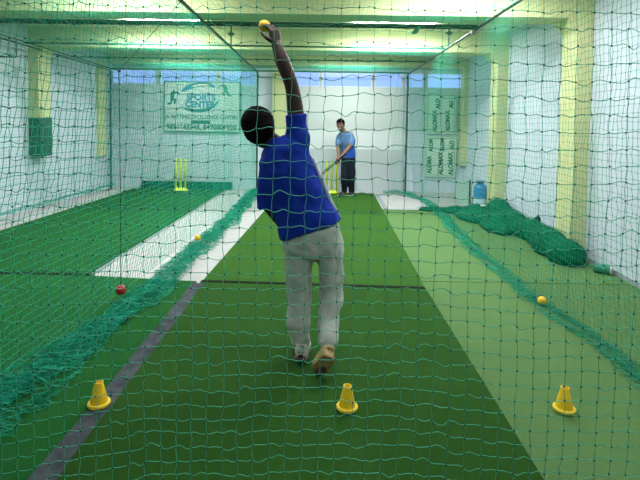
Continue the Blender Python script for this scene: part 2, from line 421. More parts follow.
def plane_net(name, PA, PB, PC, PD, na, nb, r, label, bul=.004, wob=.02, nrm=(1, 0, 0), group=None, m='net', seed=0, knots=.0030, parent=None, sub=1, vshift=None):
    """corners A(bottom near) B(bottom far) C(top far) D(top near)"""
    A, B, Cc, D = [np.array(p, float) for p in (PA, PB, PC, PD)]
    n = np.array(nrm, float)
    K = np.zeros((na, nb, 3))
    for i in range(na):
        s = i/(na-1)
        for j in range(nb):
            t = j/(nb-1)
            p = (A*(1-s)+B*s)*(1-t) + (D*(1-s)+Cc*s)*t
            p = p + n*wob*snoise(s*12+t*2, t*3, seed)*(1-t**4)
            p = p + np.array(RNG.normal(0, .003, 3))
            if vshift: p = p + vshift(s, t)
            K[i, j] = p
    V, Q, mi = net_mesh(K, r, sub=sub, bulge=(bul, bul), nrm=nrm, knots=knots)
    o = mesh_np(name, V, Q, [M[m], M['net_knot']], parent, mi)
    if label: tag(o, label, 'net', group)
    return o
def gathered(name, path, width, height, K, r, m, parent, step=.035, cross=2, seed=0, zb=.014):
    """folded net lying on the floor: long cords plus cross cords that hop between them"""
    pts = [Vector(p) for p in path]
    L = [0]
    for a, b in zip(pts, pts[1:]): L.append(L[-1]+(b-a).length)
    n = max(8, int(L[-1]/step)); rnd = np.random.default_rng(seed)
    def at(s):
        for i in range(len(pts)-1):
            if s <= L[i+1] or i == len(pts)-2:
                t = (s-L[i])/(L[i+1]-L[i]); p = pts[i].lerp(pts[i+1], t); d = (pts[i+1]-pts[i]).normalized(); f = (i+t)/(len(pts)-1)
                return p, Vector((-d.y, d.x, 0)), f
    grid = np.zeros((K, n+1, 3))
    ph = rnd.uniform(0, 20, (K, 4))
    for k in range(K):
        for q in range(n+1):
            s = L[-1]*q/n; p, nn, f = at(s)
            w = width(f); h = height(f)
            a = (math.sin(s*4.1+ph[k, 0])+math.sin(s*9.7+ph[k, 1])*.6+rnd.normal(0, .25))/1.7
            a = .65*a + .75*(2*k/(K-1)-1)
            zz_ = abs(math.sin(s*6.3+ph[k, 2])*.6+math.sin(s*15+ph[k, 3])*.4)
            lat = max(-1, min(1, a*.8))
            grid[k, q] = (p.x+nn.x*lat*w, p.y+nn.y*lat*w, max(zb, zb+h*zz_*math.sqrt(max(0, 1-lat*lat*.9))))
    st = [g for g in grid]
    for c in range(cross):
        for q in range(0, n+1):
            col = grid[:, q].copy()
            col[:, :2] += rnd.normal(0, .012, (K, 2))
            if q+c < n: st.append(col)
    V, Q = tubes_np(st, r)
    V[:, 2] = np.maximum(V[:, 2], zb-.002)
    return mesh_np(name, V, Q, M[m], parent)

RZ = 2.66
# divider between left and middle lanes
t = empty('divider_net', (0, 0, 0)); tag(t, 'green net between the left lane and the bowler, its foot gathered on the floor', 'net')
plane_net('net_panel', (-1.74, 2.0, .05), (-1.56, 10.9, .05), (-1.53, 10.9, RZ), (-1.36, 2.0, RZ), 179, 54, .0019, None, seed=2, wob=.035, parent=t)
gathered('gathered_foot', [(-1.68, 1.9, 0), (-1.64, 2.6, 0), (-1.52, 3.6, 0), (-1.47, 4.4, 0), (-1.48, 5.6, 0), (-1.44, 7.4, 0), (-1.5, 9.2, 0), (-1.55, 10.85, 0)],
         lambda f: .18+.13*max(0, 1-f*3.5), lambda f: .05+.05*f, 26, .0013, 'net', t, seed=3, cross=2)
# outer left
t = empty('side_net', (0, 0, 0)); tag(t, 'green net hanging along the left wall of the far left lane', 'net')
plane_net('net_panel', (-4.73, 2.4, .06), (-4.74, 10.88, .12), (-4.74, 10.88, RZ), (-4.55, 2.4, RZ), 170, 53, .0013, None, seed=5, wob=.03, parent=t)
gathered('gathered_foot', [(-4.70, 4.0, .03), (-4.70, 7.5, .1), (-4.71, 9.5, .1), (-4.72, 10.85, .05)], lambda f: .05+.04*f, lambda f: .05, 12, .0013, 'net', t, seed=4, cross=1, zb=.11)
# end nets
plane_net('end_net', (-4.85, 10.93, .04), (-1.58, 10.93, .04), (-1.56, 10.93, RZ), (-4.8, 10.93, RZ), 66, 53, .0018, 'green net closing the far end of the left lane in front of the banner', nrm=(0, 1, 0), wob=.01, seed=6)
# right divider
t = empty('divider_net', (0, 0, 0)); tag(t, 'green net to the right of the turf, its hem lying on the light mat', 'net')
def vs(s, tt): return np.array((0, 0, 0.))
plane_net('net_panel', (1.86, 2.3, .03), (1.95, 10.85, .03), (1.78, 10.9, RZ), (1.77, 2.3, RZ), 172, 54, .0013, None, seed=8, wob=.04, parent=t)
gathered('gathered_foot', [(1.86, 2.3, 0), (1.87, 3.2, 0), (1.80, 4.2, 0), (1.80, 5.6, 0), (1.83, 6.6, 0), (2.0, 8.6, 0), (2.0, 9.8, 0), (1.82, 10.8, 0)],
         lambda f: .10+.05*f, lambda f: .03+.02*f, 12, .0013, 'net', t, seed=9, cross=2)
gathered('gathered_foot', [(1.3, 10.85, 0), (1.95, 10.85, 0)], lambda f: .08, lambda f: .10, 14, .0016, 'net', t, seed=12, cross=2)
# bunched edge hanging at the far right post
bm_st = []
for k in range(16):
    ph = random.uniform(0, 9); x0 = 1.50+.022*k
    bm_st.append([(x0+.10*(1-abs(q/30-.25))*(k/16-.7)+.02*math.sin(q*.5+ph), 10.88+.03*math.sin(q*.3+ph*2), .05+(RZ-.05)*q/30) for q in range(31)])
for q in range(0, 52):
    z = .06+q*.05; f = z/RZ
    bm_st.append([(1.50+.022*k+.10*(1-abs(f-.25))*(k/16-.7), 10.88+.02*math.sin(k*2.+q), z+.01*math.sin(k+q*1.7)) for k in range(17)])
V, Q = tubes_np(bm_st, .0013); mesh_np('bunched_edge', V, Q, M['net'], t)
# roof nets
plane_net('roof_net', (-1.38, 2.6, RZ+.02), (-1.52, 10.9, RZ+.02), (1.78, 10.9, RZ+.02), (1.77, 2.6, RZ+.02), 167, 62, .0013, 'green net stretched flat above the middle lane and the bowler', nrm=(0, 0, 1), wob=.012, seed=13, knots=0)
plane_net('roof_net', (-4.6, 2.6, RZ+.02), (-4.8, 10.9, RZ+.02), (-1.56, 10.9, RZ+.02), (-1.41, 2.6, RZ+.02), 167, 62, .0013, 'green net stretched flat above the far left lane', nrm=(0, 0, 1), wob=.012, seed=14, knots=0)

# heap of net on the right
t = empty('net_heap', (2.7, 7, 0)); tag(t, 'dark green heap of spare net piled along the foot of the right wall', 'net heap')
bm = bmesh.new()
def lump(c, r): ell(bm, Vector(c)-Vector((2.7, 7, 0)), r, sub=3)
for (x_, y_, rx, ry, rz) in ((2.0, 8.75, .35, .22, .035), (2.35, 8.6, .3, .3, .06), (2.62, 8.1, .34, .5, .13), (2.76, 7.75, .2, .35, .24), (2.72, 7.2, .23, .45, .19), (2.62, 7.5, .26, .5, .13), (2.78, 6.65, .19, .4, .17),
                             (2.76, 6.1, .18, .45, .17), (2.66, 5.75, .18, .35, .20), (2.68, 5.42, .20, .26, .17)):
    lump((x_, y_, rz*.55), (rx, ry, rz))
lump((2.45, 7.95, .05), (.30, .50, .11)); lump((2.5, 7.1, .05), (.2, .45, .10))
hm = fuse('heap_mass', bm, .03, M['net_base'], t, smooth=3, disp=.02, dscale=9)
for v in hm.data.vertices:
    v.co.z = max(v.co.z, .012); v.co.x = min(v.co.x, XR-2.7-.004-(.17 if (-1.45 < v.co.y < -1.08) or (1.10 < v.co.y < 1.45) else 0) - (.19 if -1.47 < v.co.y < -1.06 else 0)*0)
# loose cords all over the heap
st = []; vs_ = [v.co.copy() for v in hm.data.vertices if v.normal.z > -.1]; rnd = random.Random(4)
for k in range(900):
    c = rnd.choice(vs_); a = rnd.uniform(0, 6.28); ln = rnd.uniform(.05, .16); h = rnd.uniform(0, .03); kk = rnd.uniform(-6, 6)
    st.append([(min(c.x+math.cos(a+kk*q*.05)*ln*(q/6-.5), XR-2.7-.006), c.y+math.sin(a+kk*q*.05)*ln*(q/6-.5), max(.014, c.z+.004+h*math.sin(PI*q/6))) for q in range(7)])
V, Q = tubes_np(st, .0016); mesh_np('loose_cord', V, Q, M['net_dark'], t)['kind'] = 'stuff'

# ------------------------------------------------------------------ pipe frame
t = empty('pipe_scaffold', (0, 0, 0)); tag(t, 'dark green pipe frame that carries the nets under the ceiling', 'frame')
def pipe(name, a, b, r, m='pipe', parent=t):
    bm = bmesh.new(); tube(bm, [a, b], r, 12); return obj(name, bm, M[m], parent, False)
PZ = 2.665
pipe('rail', (-1.36, 1.0, RZ), (-1.545, 10.92, RZ), .019); pipe('rail', (1.765, 1.0, RZ), (1.785, 10.92, RZ), .016); pipe('rail', (-4.45, 1.0, RZ), (-4.83, 10.92, RZ), .014)
for x_ in (-4.83, -1.545, 1.785): pipe('post', (x_, 10.93, 0), (x_, 10.93, RZ), .021)
for y_, r_, xa_ in ((6.0, .030, -4.6), (7.6, .014, -4.7), (9.1, .012, -4.75), (10.93, .018, -4.83)):
    pipe('crossbar', (xa_, y_, RZ+.035), (1.80, y_, RZ+.035), r_)
for x_, y_ in ((-1.455, 6.0), (-1.49, 7.6), (1.775, 5.6), (1.775, 7.3)):
    z1_ = ZC if not (5.55 < y_ < 5.92) else 2.72
    h_ = pipe('hanger', (x_+.0, y_, RZ), (x_, y_, ZC-.01 if y_ > 5.95 or y_ < 5.5 else 2.715), .012)
    if y_ > 5.95:
        bm = bmesh.new(); box(bm, x_-.05, x_+.05, y_-.02, y_+.02, 2.86, 2.885); box(bm, x_-.022, x_+.022, y_-.022, y_+.022, 2.84, 2.905); obj('clamp', bm, M['pipe'], h_)
for (y_) in (7.2, 5.2):
    bm = bmesh.new(); xw = XL+.01
    tube(bm, [(-4.57, y_, RZ), (-4.57, y_, 2.42), (XL+.005, y_, 2.42)], .012, 8); obj('wall_bracket', bm, M['pipe'], t)
bm = bmesh.new(); tube(bm, [(1.766, 6.0, RZ-.03), (1.768, 6.12, RZ+.0)], .03, 10); obj('coupler', bm, M['steel'], t)
# scrap tied to the crossbar
c_ = PY(405, 33, 6.0)
bm = bmesh.new()
vv = [bm.verts.new(p) for p in ((1.06, 5.98, 2.70), (1.12, 5.97, 2.69), (1.07, 5.97, 2.60), (1.0, 5.98, 2.59))]
bm.faces.new(vv); r_ = bmesh.ops.extrude_face_region(bm, geom=bm.faces[:]); bmesh.ops.translate(bm, verts=[g for g in r_['geom'] if isinstance(g, bmesh.types.BMVert)], vec=(0, .006, 0))
tag(obj('cloth_scrap', bm, M['cloth_teal']), 'small teal scrap hanging from the crossbar near the ceiling light', 'scrap')

# ------------------------------------------------------------------ tube lights
LS = []
def tube_light(x0, x1, y, z, label, power, glow=True):
    t = empty('tube_light', ((x0+x1)/2, y, z)); tag(t, label, 'light', None)
    h = (x1-x0)/2
    bx('light_body', -h, h, -.02, .02, .008, .05, M['tube_body'], t)
    bm = bmesh.new(); tube(bm, [(-h+.02, 0, -.008), (h-.02, 0, -.008)], .013, 12); obj('glowing_tube', bm, M['tube'], t)
    l = bpy.data.lights.new('tube_light_lamp', 'AREA'); l.shape = 'RECTANGLE'; l.size = x1-x0; l.size_y = .08; l.energy = power; l.color = (.97, .97, 1.0)
    lo = bpy.data.objects.new('tube_lamp', l); C.objects.link(lo); lo.parent = t; lo.location = (0, 0, -.03)
    LS.append(lo)
    # upward share of the tube's light, washing the ceiling
    l2 = bpy.data.lights.new('tube_light_up', 'AREA'); l2.shape = 'RECTANGLE'; l2.size = x1-x0; l2.size_y = .06; l2.energy = power*.35; l2.color = (1, 1, .92)
    lo2 = bpy.data.objects.new('tube_lamp_up', l2); C.objects.link(lo2); lo2.parent = t; lo2.location = (0, -.045, -.0); lo2.rotation_euler = (PI*.62, 0, 0)
PW = 70
tube_light(-2.75, -1.55, 4.9, 3.0, 'white tube light on the ceiling over the near left, above the frame', PW*1.0)
tube_light(-3.1, -1.9, 7.5, 3.0, 'white tube light on the ceiling above the left lane', PW*1.5)
tube_light(.75, 1.95, 4.9, 3.0, 'white tube light on the ceiling over the near right, above the frame', PW*1.1)
tube_light(.4, 1.6, 7.5, 3.0, 'white tube light on the ceiling between the bowler and the batter', PW*1.6)
tube_light(-3.4, -2.2, 9.9, 3.0, 'white tube light on the ceiling by the banner', PW*.9)
tube_light(-.1, 1.1, 9.9, 3.0, 'white tube light on the ceiling above the batter', PW*.9)
tube_light(-.9, .3, 3.0, 3.0, 'white tube light on the ceiling above the bowler, out of view', PW*.30)
tube_light(-3.9, -2.7, 2.6, 3.0, 'white tube light on the ceiling at the near left, out of view', PW*.30)
tube_light(1.6, 2.8, 2.2, 3.0, 'white tube light on the ceiling at the near right, out of view', PW*.30)
tube_light(-.6, .6, -.6, 3.0, 'white tube light on the ceiling behind the viewpoint', PW*.35)

# ------------------------------------------------------------------ banner
def text_mesh(s, size, m, parent, loc, rot=(PI/2, 0, 0), bold=0, sx=1, name='lettering', ext=.0015):
    cu = bpy.data.curves.new('txt', 'FONT'); cu.body = s; cu.size = size; cu.align_x = 'CENTER'; cu.align_y = 'CENTER'; cu.extrude = ext; cu.offset = bold
    o = bpy.data.objects.new('txt', cu); C.objects.link(o)
    dg = bpy.context.evaluated_depsgraph_get(); me = bpy.data.meshes.new_from_object(o.evaluated_get(dg)); bpy.data.objects.remove(o)
    me.materials.clear()
    me.transform(Matrix.Diagonal((sx, 1, 1, 1)))
    r = link(name, me, m, parent); r.location = loc; r.rotation_euler = rot
    return r
def poly(bm, pts, y0=0, y1=.003):
    a = [bm.verts.new((x, y0, z)) for x, z in pts]; b = [bm.verts.new((x, y1, z)) for x, z in pts]
    bm.faces.new(a); bm.faces.new(b[::-1])
    for i in range(len(pts)): bm.faces.new((a[i], b[i], b[(i+1) % len(pts)], a[(i+1) % len(pts)]))
BY = 11.24
tl, br = PY(164, 80.5, BY), PY(240, 133, BY); bl = PY(164, 131, BY); tr = PY(240, 82, BY)
cx, cz = (tl.x+br.x)/2, (tl.z+br.z)/2; bw, bh = br.x-tl.x, tl.z-bl.z
t = empty('banner', (cx, BY, cz)); tag(t, 'white vinyl banner reading SPORTS CENTER on the far wall', 'banner')
S = bw/76.0   # metres per photo pixel on the banner
bx('banner_sheet', -bw/2, bw/2, 0, .006, -bh/2, bh/2, M['banner'], t)
bm = bmesh.new(); e = .018
for q in ((-bw/2, bw/2, bh/2-e, bh/2), (-bw/2, bw/2, -bh/2, -bh/2+e), (-bw/2, -bw/2+e, -bh/2+e, bh/2-e), (bw/2-e, bw/2, -bh/2+e, bh/2-e)): box(bm, q[0], q[1], -.003, -.0005, q[2], q[3])
obj('banner_border', bm, M['ink_green'], t)
def bp(u, v): return ((u-202)*S, (107-v)*S)
text_mesh('SPORTS', 8.4*S, M['ink_blue'], t, (bp(201, 0)[0], -.003, bp(0, 98)[1]), bold=.008, sx=1.0)
text_mesh('CENTER', 8.4*S, M['ink_blue'], t, (bp(200, 0)[0], -.003, bp(0, 105)[1]), bold=.008, sx=.95)
text_mesh('(A BATTING EXCELLENCE CENTER)', 5.0*S, M['ink_green'], t, (bp(201.5, 0)[0], -.003, bp(0, 117.3)[1]), bold=.002, sx=.92)
text_mesh('9891648748, 8470806020', 7.6*S, M['ink_green'], t, (bp(201.5, 0)[0], -.003, bp(0, 127.5)[1]), bold=.004, sx=.88)
bm = bmesh.new(); box(bm, bp(191, 0)[0], bp(210, 0)[0], -.003, -.0005, bp(0, 124)[1], bp(0, 120.5)[1]); obj('badge', bm, M['ink_green'], t)
bm = bmesh.new()      # upper swoosh
up = [(181, 92), (186, 86.5), (193, 83.5), (202, 82.3), (210, 83.2), (215, 86)]; lo_ = [(214, 88), (207, 86.6), (200, 87), (193, 88.6), (187, 91), (181, 92.5)]
poly(bm, [bp(*p) for p in up+lo_][::-1], -.003, -.0005); obj('swoosh', bm, M['ink_blue'], t)
bm = bmesh.new(); poly(bm, [bp(*p) for p in ((191, 87.2), (194, 85.6), (202, 84.4), (209, 84.6), (209, 85.8), (202, 85.9), (195, 87.2))][::-1], -.0045, -.0032); obj('ribbon', bm, M['ink_cream'], t)
bm = bmesh.new()
poly(bm, [bp(*p) for p in ((181, 106.5), (188, 108.5), (197, 109.6), (206, 108.4), (214, 104.5), (219, 99.5), (217, 104.5), (211, 109.5), (203, 112.5), (194, 112.8), (186, 110.5))][::-1], -.003, -.0005); obj('swoosh', bm, M['ink_teal'], t)
def stick(parts, name='batsman_figure'):
    bm = bmesh.new()
    for a, b, w in parts:
        a = Vector((bp(*a)[0], bp(*a)[1])); b = Vector((bp(*b)[0], bp(*b)[1])); d = (b-a).normalized(); n = Vector((-d.y, d.x))*w*S*.68
        y = -.003-random.random()*.0006
        poly(bm, [tuple(a-n), tuple(b-n*.7), tuple(b+n*.7), tuple(a+n)], y, -.0005)
    obj(name, bm, M['ink_green'], t)
stick([((173.2, 91.5), (174.6, 93.5), 2.4), ((173, 93.5), (171.5, 99.5), 3.2), ((171.8, 99), (170.8, 104.5), 1.9), ((170.8, 104.2), (167.3, 104.6), 1.3), ((172, 99), (175.8, 101.2), 1.9), ((175.6, 100.8), (174.3, 104.6), 1.6), ((173, 93), (177, 93.5), 1.3), ((177, 93), (179.8, 96), .9)])
stick([((222.6, 84.5), (224.2, 86.6), 2.4), ((224, 86), (226.3, 92), 3.2), ((226, 91.5), (229.2, 95.8), 1.9), ((229, 95.5), (231, 95), 1.3), ((225.8, 91.5), (222.6, 93), 1.8), ((222.6, 92.6), (223.6, 95.6), 1.5), ((224, 86.5), (221.2, 85.4), 1.3), ((221.4, 85.4), (217.3, 88.4), .8)])

# ------------------------------------------------------------------ film covered door panes on the right
def film(u0, u1, v0, v1, label, words):
    a, b = PY(u0, v0, 11.26), PY(u1, v0, 11.26); c = PY(u0, v1, 11.26)
    w, h = b.x-a.x, a.z-c.z; t = empty('film_panel', ((a.x+b.x)/2, 11.26, (a.z+c.z)/2)); tag(t, label, 'panel', None)
    bx('film_sheet', -w/2, w/2, -.005, .01, -h/2, h/2, M['film'], t)
    bm = bmesh.new(); e = .035
    for q in ((-w/2-e, w/2+e, h/2, h/2+e), (-w/2-e, w/2+e, -h/2-e, -h/2), (-w/2-e, -w/2, -h/2, h/2), (w/2, w/2+e, -h/2, h/2)): box(bm, q[0], q[1], -.02, .02, q[2], q[3])
    obj('panel_frame', bm, M['film_frame'], t)
    bm = bmesh.new()
    for q in ((-w/2, w/2, h/2-.008, h/2), (-w/2, w/2, -h/2, -h/2+.008), (-w/2, -w/2+.008, -h/2, h/2), (w/2-.008, w/2, -h/2, h/2)): box(bm, q[0], q[1], -.0065, -.005, q[2], q[3])
    obj('film_border', bm, M['film_ink'], t)
    s = w/27.0
    for (s_, du, dv, sz) in words:
        text_mesh(s_, sz*s, M['film_ink'], t, (du*s, -.008, dv*s), rot=(PI/2, -math.radians(92), 0), bold=.007, sx=.88)
film(428, 455, 95, 132, 'upper green pane covered in ALOMAX lettered film beside the right corner', [('ALOMAX', -6, -7, 5.6), ('ALO', -3.5, 10, 5.6), ('ALOMAX', 7, -7, 5.6), ('ALI', 10, 9.5, 5.4)])
film(427, 455, 138, 175, 'lower green pane covered in ALOMAX lettered film above the pale board', [('ALOMA', -10.5, -8, 5.6), ('ALOM', -9.5, 11, 5), ('ALOMAX', .5, -6.5, 6), ('ALOM', 1.5, 11.5, 5), ('ALOMAX', 10, -6.5, 6), ('ALO', 10.5, 11.5, 5.2)])

# ------------------------------------------------------------------ things by the right wall
g = G(479.5, 205)
t = empty('water_bottle', (g.x, g.y, 0)); tag(t, 'large blue water bottle standing by the right wall near the corner', 'bottle')
bm = bmesh.new(); lathe(bm, [(.105, 0.0), (.12, .02), (.122, .12), (.116, .14), (.122, .16), (.122, .28), (.116, .30), (.12, .33), (.10, .38), (.06, .415), (.04, .425), (.035, .45)]); obj('bottle_body', bm, M['bottle'], t, True)
bm = bmesh.new(); lathe(bm, [(.1235, .03), (.1245, .035), (.1245, .125), (.1235, .13)]); obj('bottle_label', bm, M['bottle_label'], t, True)
bm = bmesh.new(); lathe(bm, [(.072, .425), (.078, .43), (.078, .468), (.07, .475)]); obj('bottle_cap', bm, M['bottle_cap'], t, True)
a, b = G(455.5, 203.5), G(469.5, 203.5)
t = empty('leaning_board', ((a.x+b.x)/2, a.y, 0)); tag(t, 'pale green board standing on edge beside the blue water bottle', 'board')
w = (b.x-a.x)/2
bx('board_sheet', -w, w-.03, -.02, .02, 0, .47, M['board'], t, .004); bx('board_gap_shade', w-.03, w, -.025, .03, 0, .47, M['black'], t, .003)  # black strip stands in for the shaded gap beside the board
# rolled mat; a black disc stands in for the shade inside its mouth
a, b = G(604, 271.5), G(618, 270.5)
t = empty('mat_roll', (2.85, 4.98, 0)); tag(t, 'small green roll with a dark open end at the foot of the right wall', 'roll')
t.location = (2.85, 4.98, .010)
t.rotation_euler = (0, 0, math.radians(-38))
bm = bmesh.new(); tube(bm, [(-.075, 0, .05), (.075, 0, .05)], .048, 24, caps=False); tube(bm, [(.075, 0, .05), (-.075, 0, .05)], .034, 24, caps=False)
bm.verts.ensure_lookup_table()
for k in range(24):
    o_, i_ = [v for v in bm.verts][k], None
obj('roll_wall', bm, M['can'], t, True)
bm = bmesh.new(); tube(bm, [(-.077, 0, .05), (-.068, 0, .05)], .047, 24); tag(obj('roll_mouth_shade', bm, M['black'], t, True), 'black disc as the shade in the open end')
bm = bmesh.new(); tube(bm, [(.068, 0, .05), (.078, 0, .05)], .049, 24); tag(obj('roll_cap', bm, M['paper'], t, True), 'pale end cap')
# small pale wrapper and black knob on heap
g = PX(503, 216, 2.70)
bm = bmesh.new(); ell(bm, Vector((0, 0, 0)), (.10, .035, .02), Euler((.2, .25, .5)), 3)
for v in bm.verts: v.co += Vector((noise.noise(v.co*30)*.012, 0, noise.noise(v.co*35+Vector((3, 1, 0)))*.014))
o = obj('crumpled_paper', bm, M['paper'], None, True); o.location = (2.60, 7.95, .222); tag(o, 'pale crumpled paper lying on top of the dark net heap', 'paper')
g = PY(537.5, 219, 6.75)
t = empty('tripod_foot', tuple(g)); tag(t, 'small black weight resting on the net heap against the right wall', 'weight')
bm = bmesh.new(); lathe(bm, [(.03, -.03), (.045, -.02), (.045, .015), (.03, .028)], seg=20); obj('weight_body', bm, M['black'], t, True)
bm = bmesh.new(); lathe(bm, [(.014, .028), (.014, .045), (.009, .05)], seg=14); obj('weight_knob', bm, M['black'], t, True)
t.name = 'black_weight'

# ------------------------------------------------------------------ cones
def cone():
    t = empty('marker_cone'); 
    bm = bmesh.new()
    lathe(bm, [(.045, .014), (.043, .022), (.0235, .104), (.0215, .107), (.0215, .122), (.0185, .1235), (.016, .122), (.017, .10), (.036, .018)], seg=36, close=True); obj('cone_body', bm, M['cone'], t, True)
    bm = bmesh.new(); lathe(bm, [(.036, .001), (.052, .0), (.056, .005), (.056, .014), (.052, .020), (.046, .021), (.040, .016)], seg=36, close=True); obj('cone_rim', bm, M['cone_rim'], t, True)
    return t
c0 = cone()
for i, (u, v, l) in enumerate(((99, 408, 'yellow marker cone on the grey tape at the left'), (347, 411, 'yellow marker cone on dark turf below the bowler'), (564, 412.5, 'yellow marker cone on the light green mat at the right'))):
    if i == 0: t = c0
    else:
        t = c0.copy(); C.objects.link(t)
        for ch in c0.children:
            c = ch.copy(); C.objects.link(c); c.parent = t
    g = G(u, v); t.location = (g.x, g.y, .0125 if i else .016); tag(t, l, 'cone', 'yellow marker cones in the foreground')
# balls
def ball(name, loc, r, m, label, seamm=None, rot=(0, 0, 0)):
    t = empty(name, loc); t.rotation_euler = rot; tag(t, label, 'ball')
    bm = bmesh.new(); ell(bm, Vector((0, 0, 0)), (r, r, r), sub=4); obj('ball_shell', bm, m, t, True)
    bm = bmesh.new()
    for s in (-1, 0, 1):
        tube(bm, [(math.cos(a)*r*math.sqrt(1-(s*.07)**2), math.sin(a)*r*math.sqrt(1-(s*.07)**2), s*.07*r) for a in [2*PI*k/40 for k in range(41)]], r*.035, 6)
    obj('ball_seam', bm, seamm or m, t, True)
    return t
g = G(542, 306.5); ball('cricket_ball', (g.x, g.y, .010+.037), .037, M['ball_yellow'], 'yellow ball lying on the light green mat at the right', rot=(.4, .3, 0))
g = G(200, 248.5); ball('cricket_ball', (g.x-.02, g.y-.03, .135), .034, M['ball_yellow'], 'yellow ball caught in the gathered net left of the turf', rot=(.9, .3, 0))
kn = PY(119, 71, 3.95); rb = PY(121, 290, 3.95)
ball('cricket_ball', tuple(rb), .041, M['ball_red'], 'red ball hanging on a black cord above the left turf', M['seam'], rot=(1.2, .4, .3))
t = empty('ball_cord', tuple(kn)); tag(t, 'black cord slung from rail and wall, holding the red ball', 'cord')
bm = bmesh.new(); tube(bm, [(0, 0, 0), tuple((rb-kn)*.5+Vector((.002, 0, 0))), tuple(rb-kn+Vector((0, 0, .040)))], .0035, 6); obj('hanging_cord', bm, M['cord'], t)
ra = Vector((-1.375, 4.67, RZ-.018))-kn
bm = bmesh.new(); tube(bm, [(0, 0, 0), tuple(ra)], .0035, 6); obj('slung_cord', bm, M['cord'], t)
lw = PX(-446, -98, XL+.01)-kn
d = ray(0, 34); q1 = PY(0, 34, 3.7); q2 = PY(-120, -1, 3.45)
bm = bmesh.new(); dirv = (q1-kn).normalized(); L_ = (XL+.01-kn.x)/dirv.x; e_ = dirv*L_; e_.z = min(e_.z, ZC-.06-kn.z)
tube(bm, [(0, 0, 0), tuple(q1-kn), tuple(e_)], .0035, 6); obj('slung_cord', bm, M['cord'], t)
bm = bmesh.new(); ell(bm, Vector((0, 0, 0)), (.014, .010, .012), sub=2); obj('knot', bm, M['cord'], t, True); bm = bmesh.new(); ell(bm, PY(121, 217, 3.95)-kn, (.008, .008, .009), sub=2); obj('knot', bm, M['cord'], t, True)

# ------------------------------------------------------------------ stumps
def stumps(loc, label, sc_=1.0, tags=True):
    t = empty('cricket_stumps', loc); tag(t, label, 'stumps', 'yellow stump sets')
    for k in (-1, 0, 1):
        bm = bmesh.new(); lathe(bm, [(.023, .03), (.023, .68), (.019, .70), (.010, .715)], c=(k*.105, 0, 0), seg=16); obj('stump', bm, M['stump'], t, True)
    bm = bmesh.new()
    for k in (-1, 0, 1): lathe(bm, [(.075, 0), (.078, .012), (.06, .035), (.028, .05), (.026, .07)], c=(k*.085, 0, 0), seg=24)
    obj('stump_base', bm, M['stump'], t, True)
    return t
g = G(181.5, 189); stumps((g.x+.09, 10.78, .0125), 'yellow stumps at the far end of the left lane')
g = G(334, 193.5); stumps((g.x-.06, 10.78, .0125), 'yellow stumps behind the bat of the batter')

# ------------------------------------------------------------------ people
def hand(bm, wrist, dirv, palmn, thumbv, s=1.0, curl=(.5, .5, .5, .5), spread=.12, thumb_curl=.3):
    """palm + four unequal fingers + thumb. dirv: towards finger tips, palmn: out of the palm (curl direction), thumbv: to thumb side"""
    w = Vector(wrist); d = Vector(dirv).normalized(); n = Vector(palmn); n = (n-d*n.dot(d)).normalized(); tv = d.cross(n); 
    if tv.dot(Vector(thumbv)) < 0: tv = -tv
    pl = .092*s
    loft(bm, [(w-d*.01*s, tv*.026*s, n*.019*s), (w+d*.02*s, tv*.033*s, n*.018*s), (w+d*.06*s, tv*.041*s, n*.016*s), (w+d*pl, tv*.040*s, n*.013*s)], 16)
    lens = (.072, .080, .074, .058)
    for k in range(4):
        off = (1.5-k)*.0205*s; base = w+d*(pl-.008*s)+tv*off
        dd = (d+tv*(1.5-k)*spread).normalized(); p = base; pts = [base]; a = 0
        for q, fr in enumerate((.45, .31, .24)):
            a += curl[k]*(.8 if q == 0 else 1.1)
            v = dd*math.cos(a)+n*math.sin(a); p = p+v*lens[k]*s*fr; pts.append(p)
        capsule(bm, pts, [.0098*s, .0092*s, .0085*s, .0072*s], 10)
    b = w+d*.025*s+tv*.026*s; v1 = (d*.62+tv*.75+n*.25).normalized(); v2 = (d*.85+tv*.3*(1-thumb_curl)+n*(.2+thumb_curl)).normalized()
    capsule(bm, [b, b+v1*.038*s, b+v1*.038*s+v2*.030*s, b+v1*.038*s+v2*.052*s], [.015*s, .0125*s, .011*s, .009*s], 10)
def head_shape(bm, c, rot, s=1.0):
    """head looking along local -Y, up local +Z"""
    M4 = Matrix.Translation(c) @ rot.to_4x4()
    def e(p, r): 
        ell(bm, M4 @ Vector(p)*1.0 if False else (M4 @ Vector([x*s for x in p])), [x*s for x in r], rot.to_quaternion().to_euler(), 3)
    e((0, .012, .025), (.076, .096, .090)); e((0, -.018, -.035), (.062, .070, .078)); e((0, -.055, -.078), (.030, .028, .026))
    e((0, -.088, -.018), (.012, .016, .028)); e((0, -.100, -.033), (.017, .013, .012)); e((0, -.080, -.056), (.026, .014, .012))
    for sx_ in (-1, 1): e((sx_*.077, .008, -.008), (.010, .018, .031)); e((sx_*.038, -.066, -.022), (.022, .018, .018)); e((sx_*.028, -.082, .016), (.026, .012, .009))
    return M4
def face_bits(M4, rot, s, parent, open_smile=False):
    def e(name, lst, m):
        bm = bmesh.new()
        for p, r in lst: ell(bm, M4 @ Vector([x*s for x in p]), [x*s for x in r], rot.to_quaternion().to_euler(), 2)
        return obj(name, bm, m, parent, True)
    for k in (-1, 1):
        e('eye', [((k*.030, -.082, .002), (.014, .008, .007))], M['eye']); e('pupil', [((k*.030, -.089, .002), (.006, .004, .006))], M['hair']); e('eyebrow', [((k*.031, -.090, .020), (.018, .006, .004))], M['hair'])
    e('lips', [((0, -.092, -.056), (.028, .007, .011))], M['lip'])
    if open_smile: e('teeth', [((0, -.098, -.0555), (.021, .004, .005))], M['teeth'])
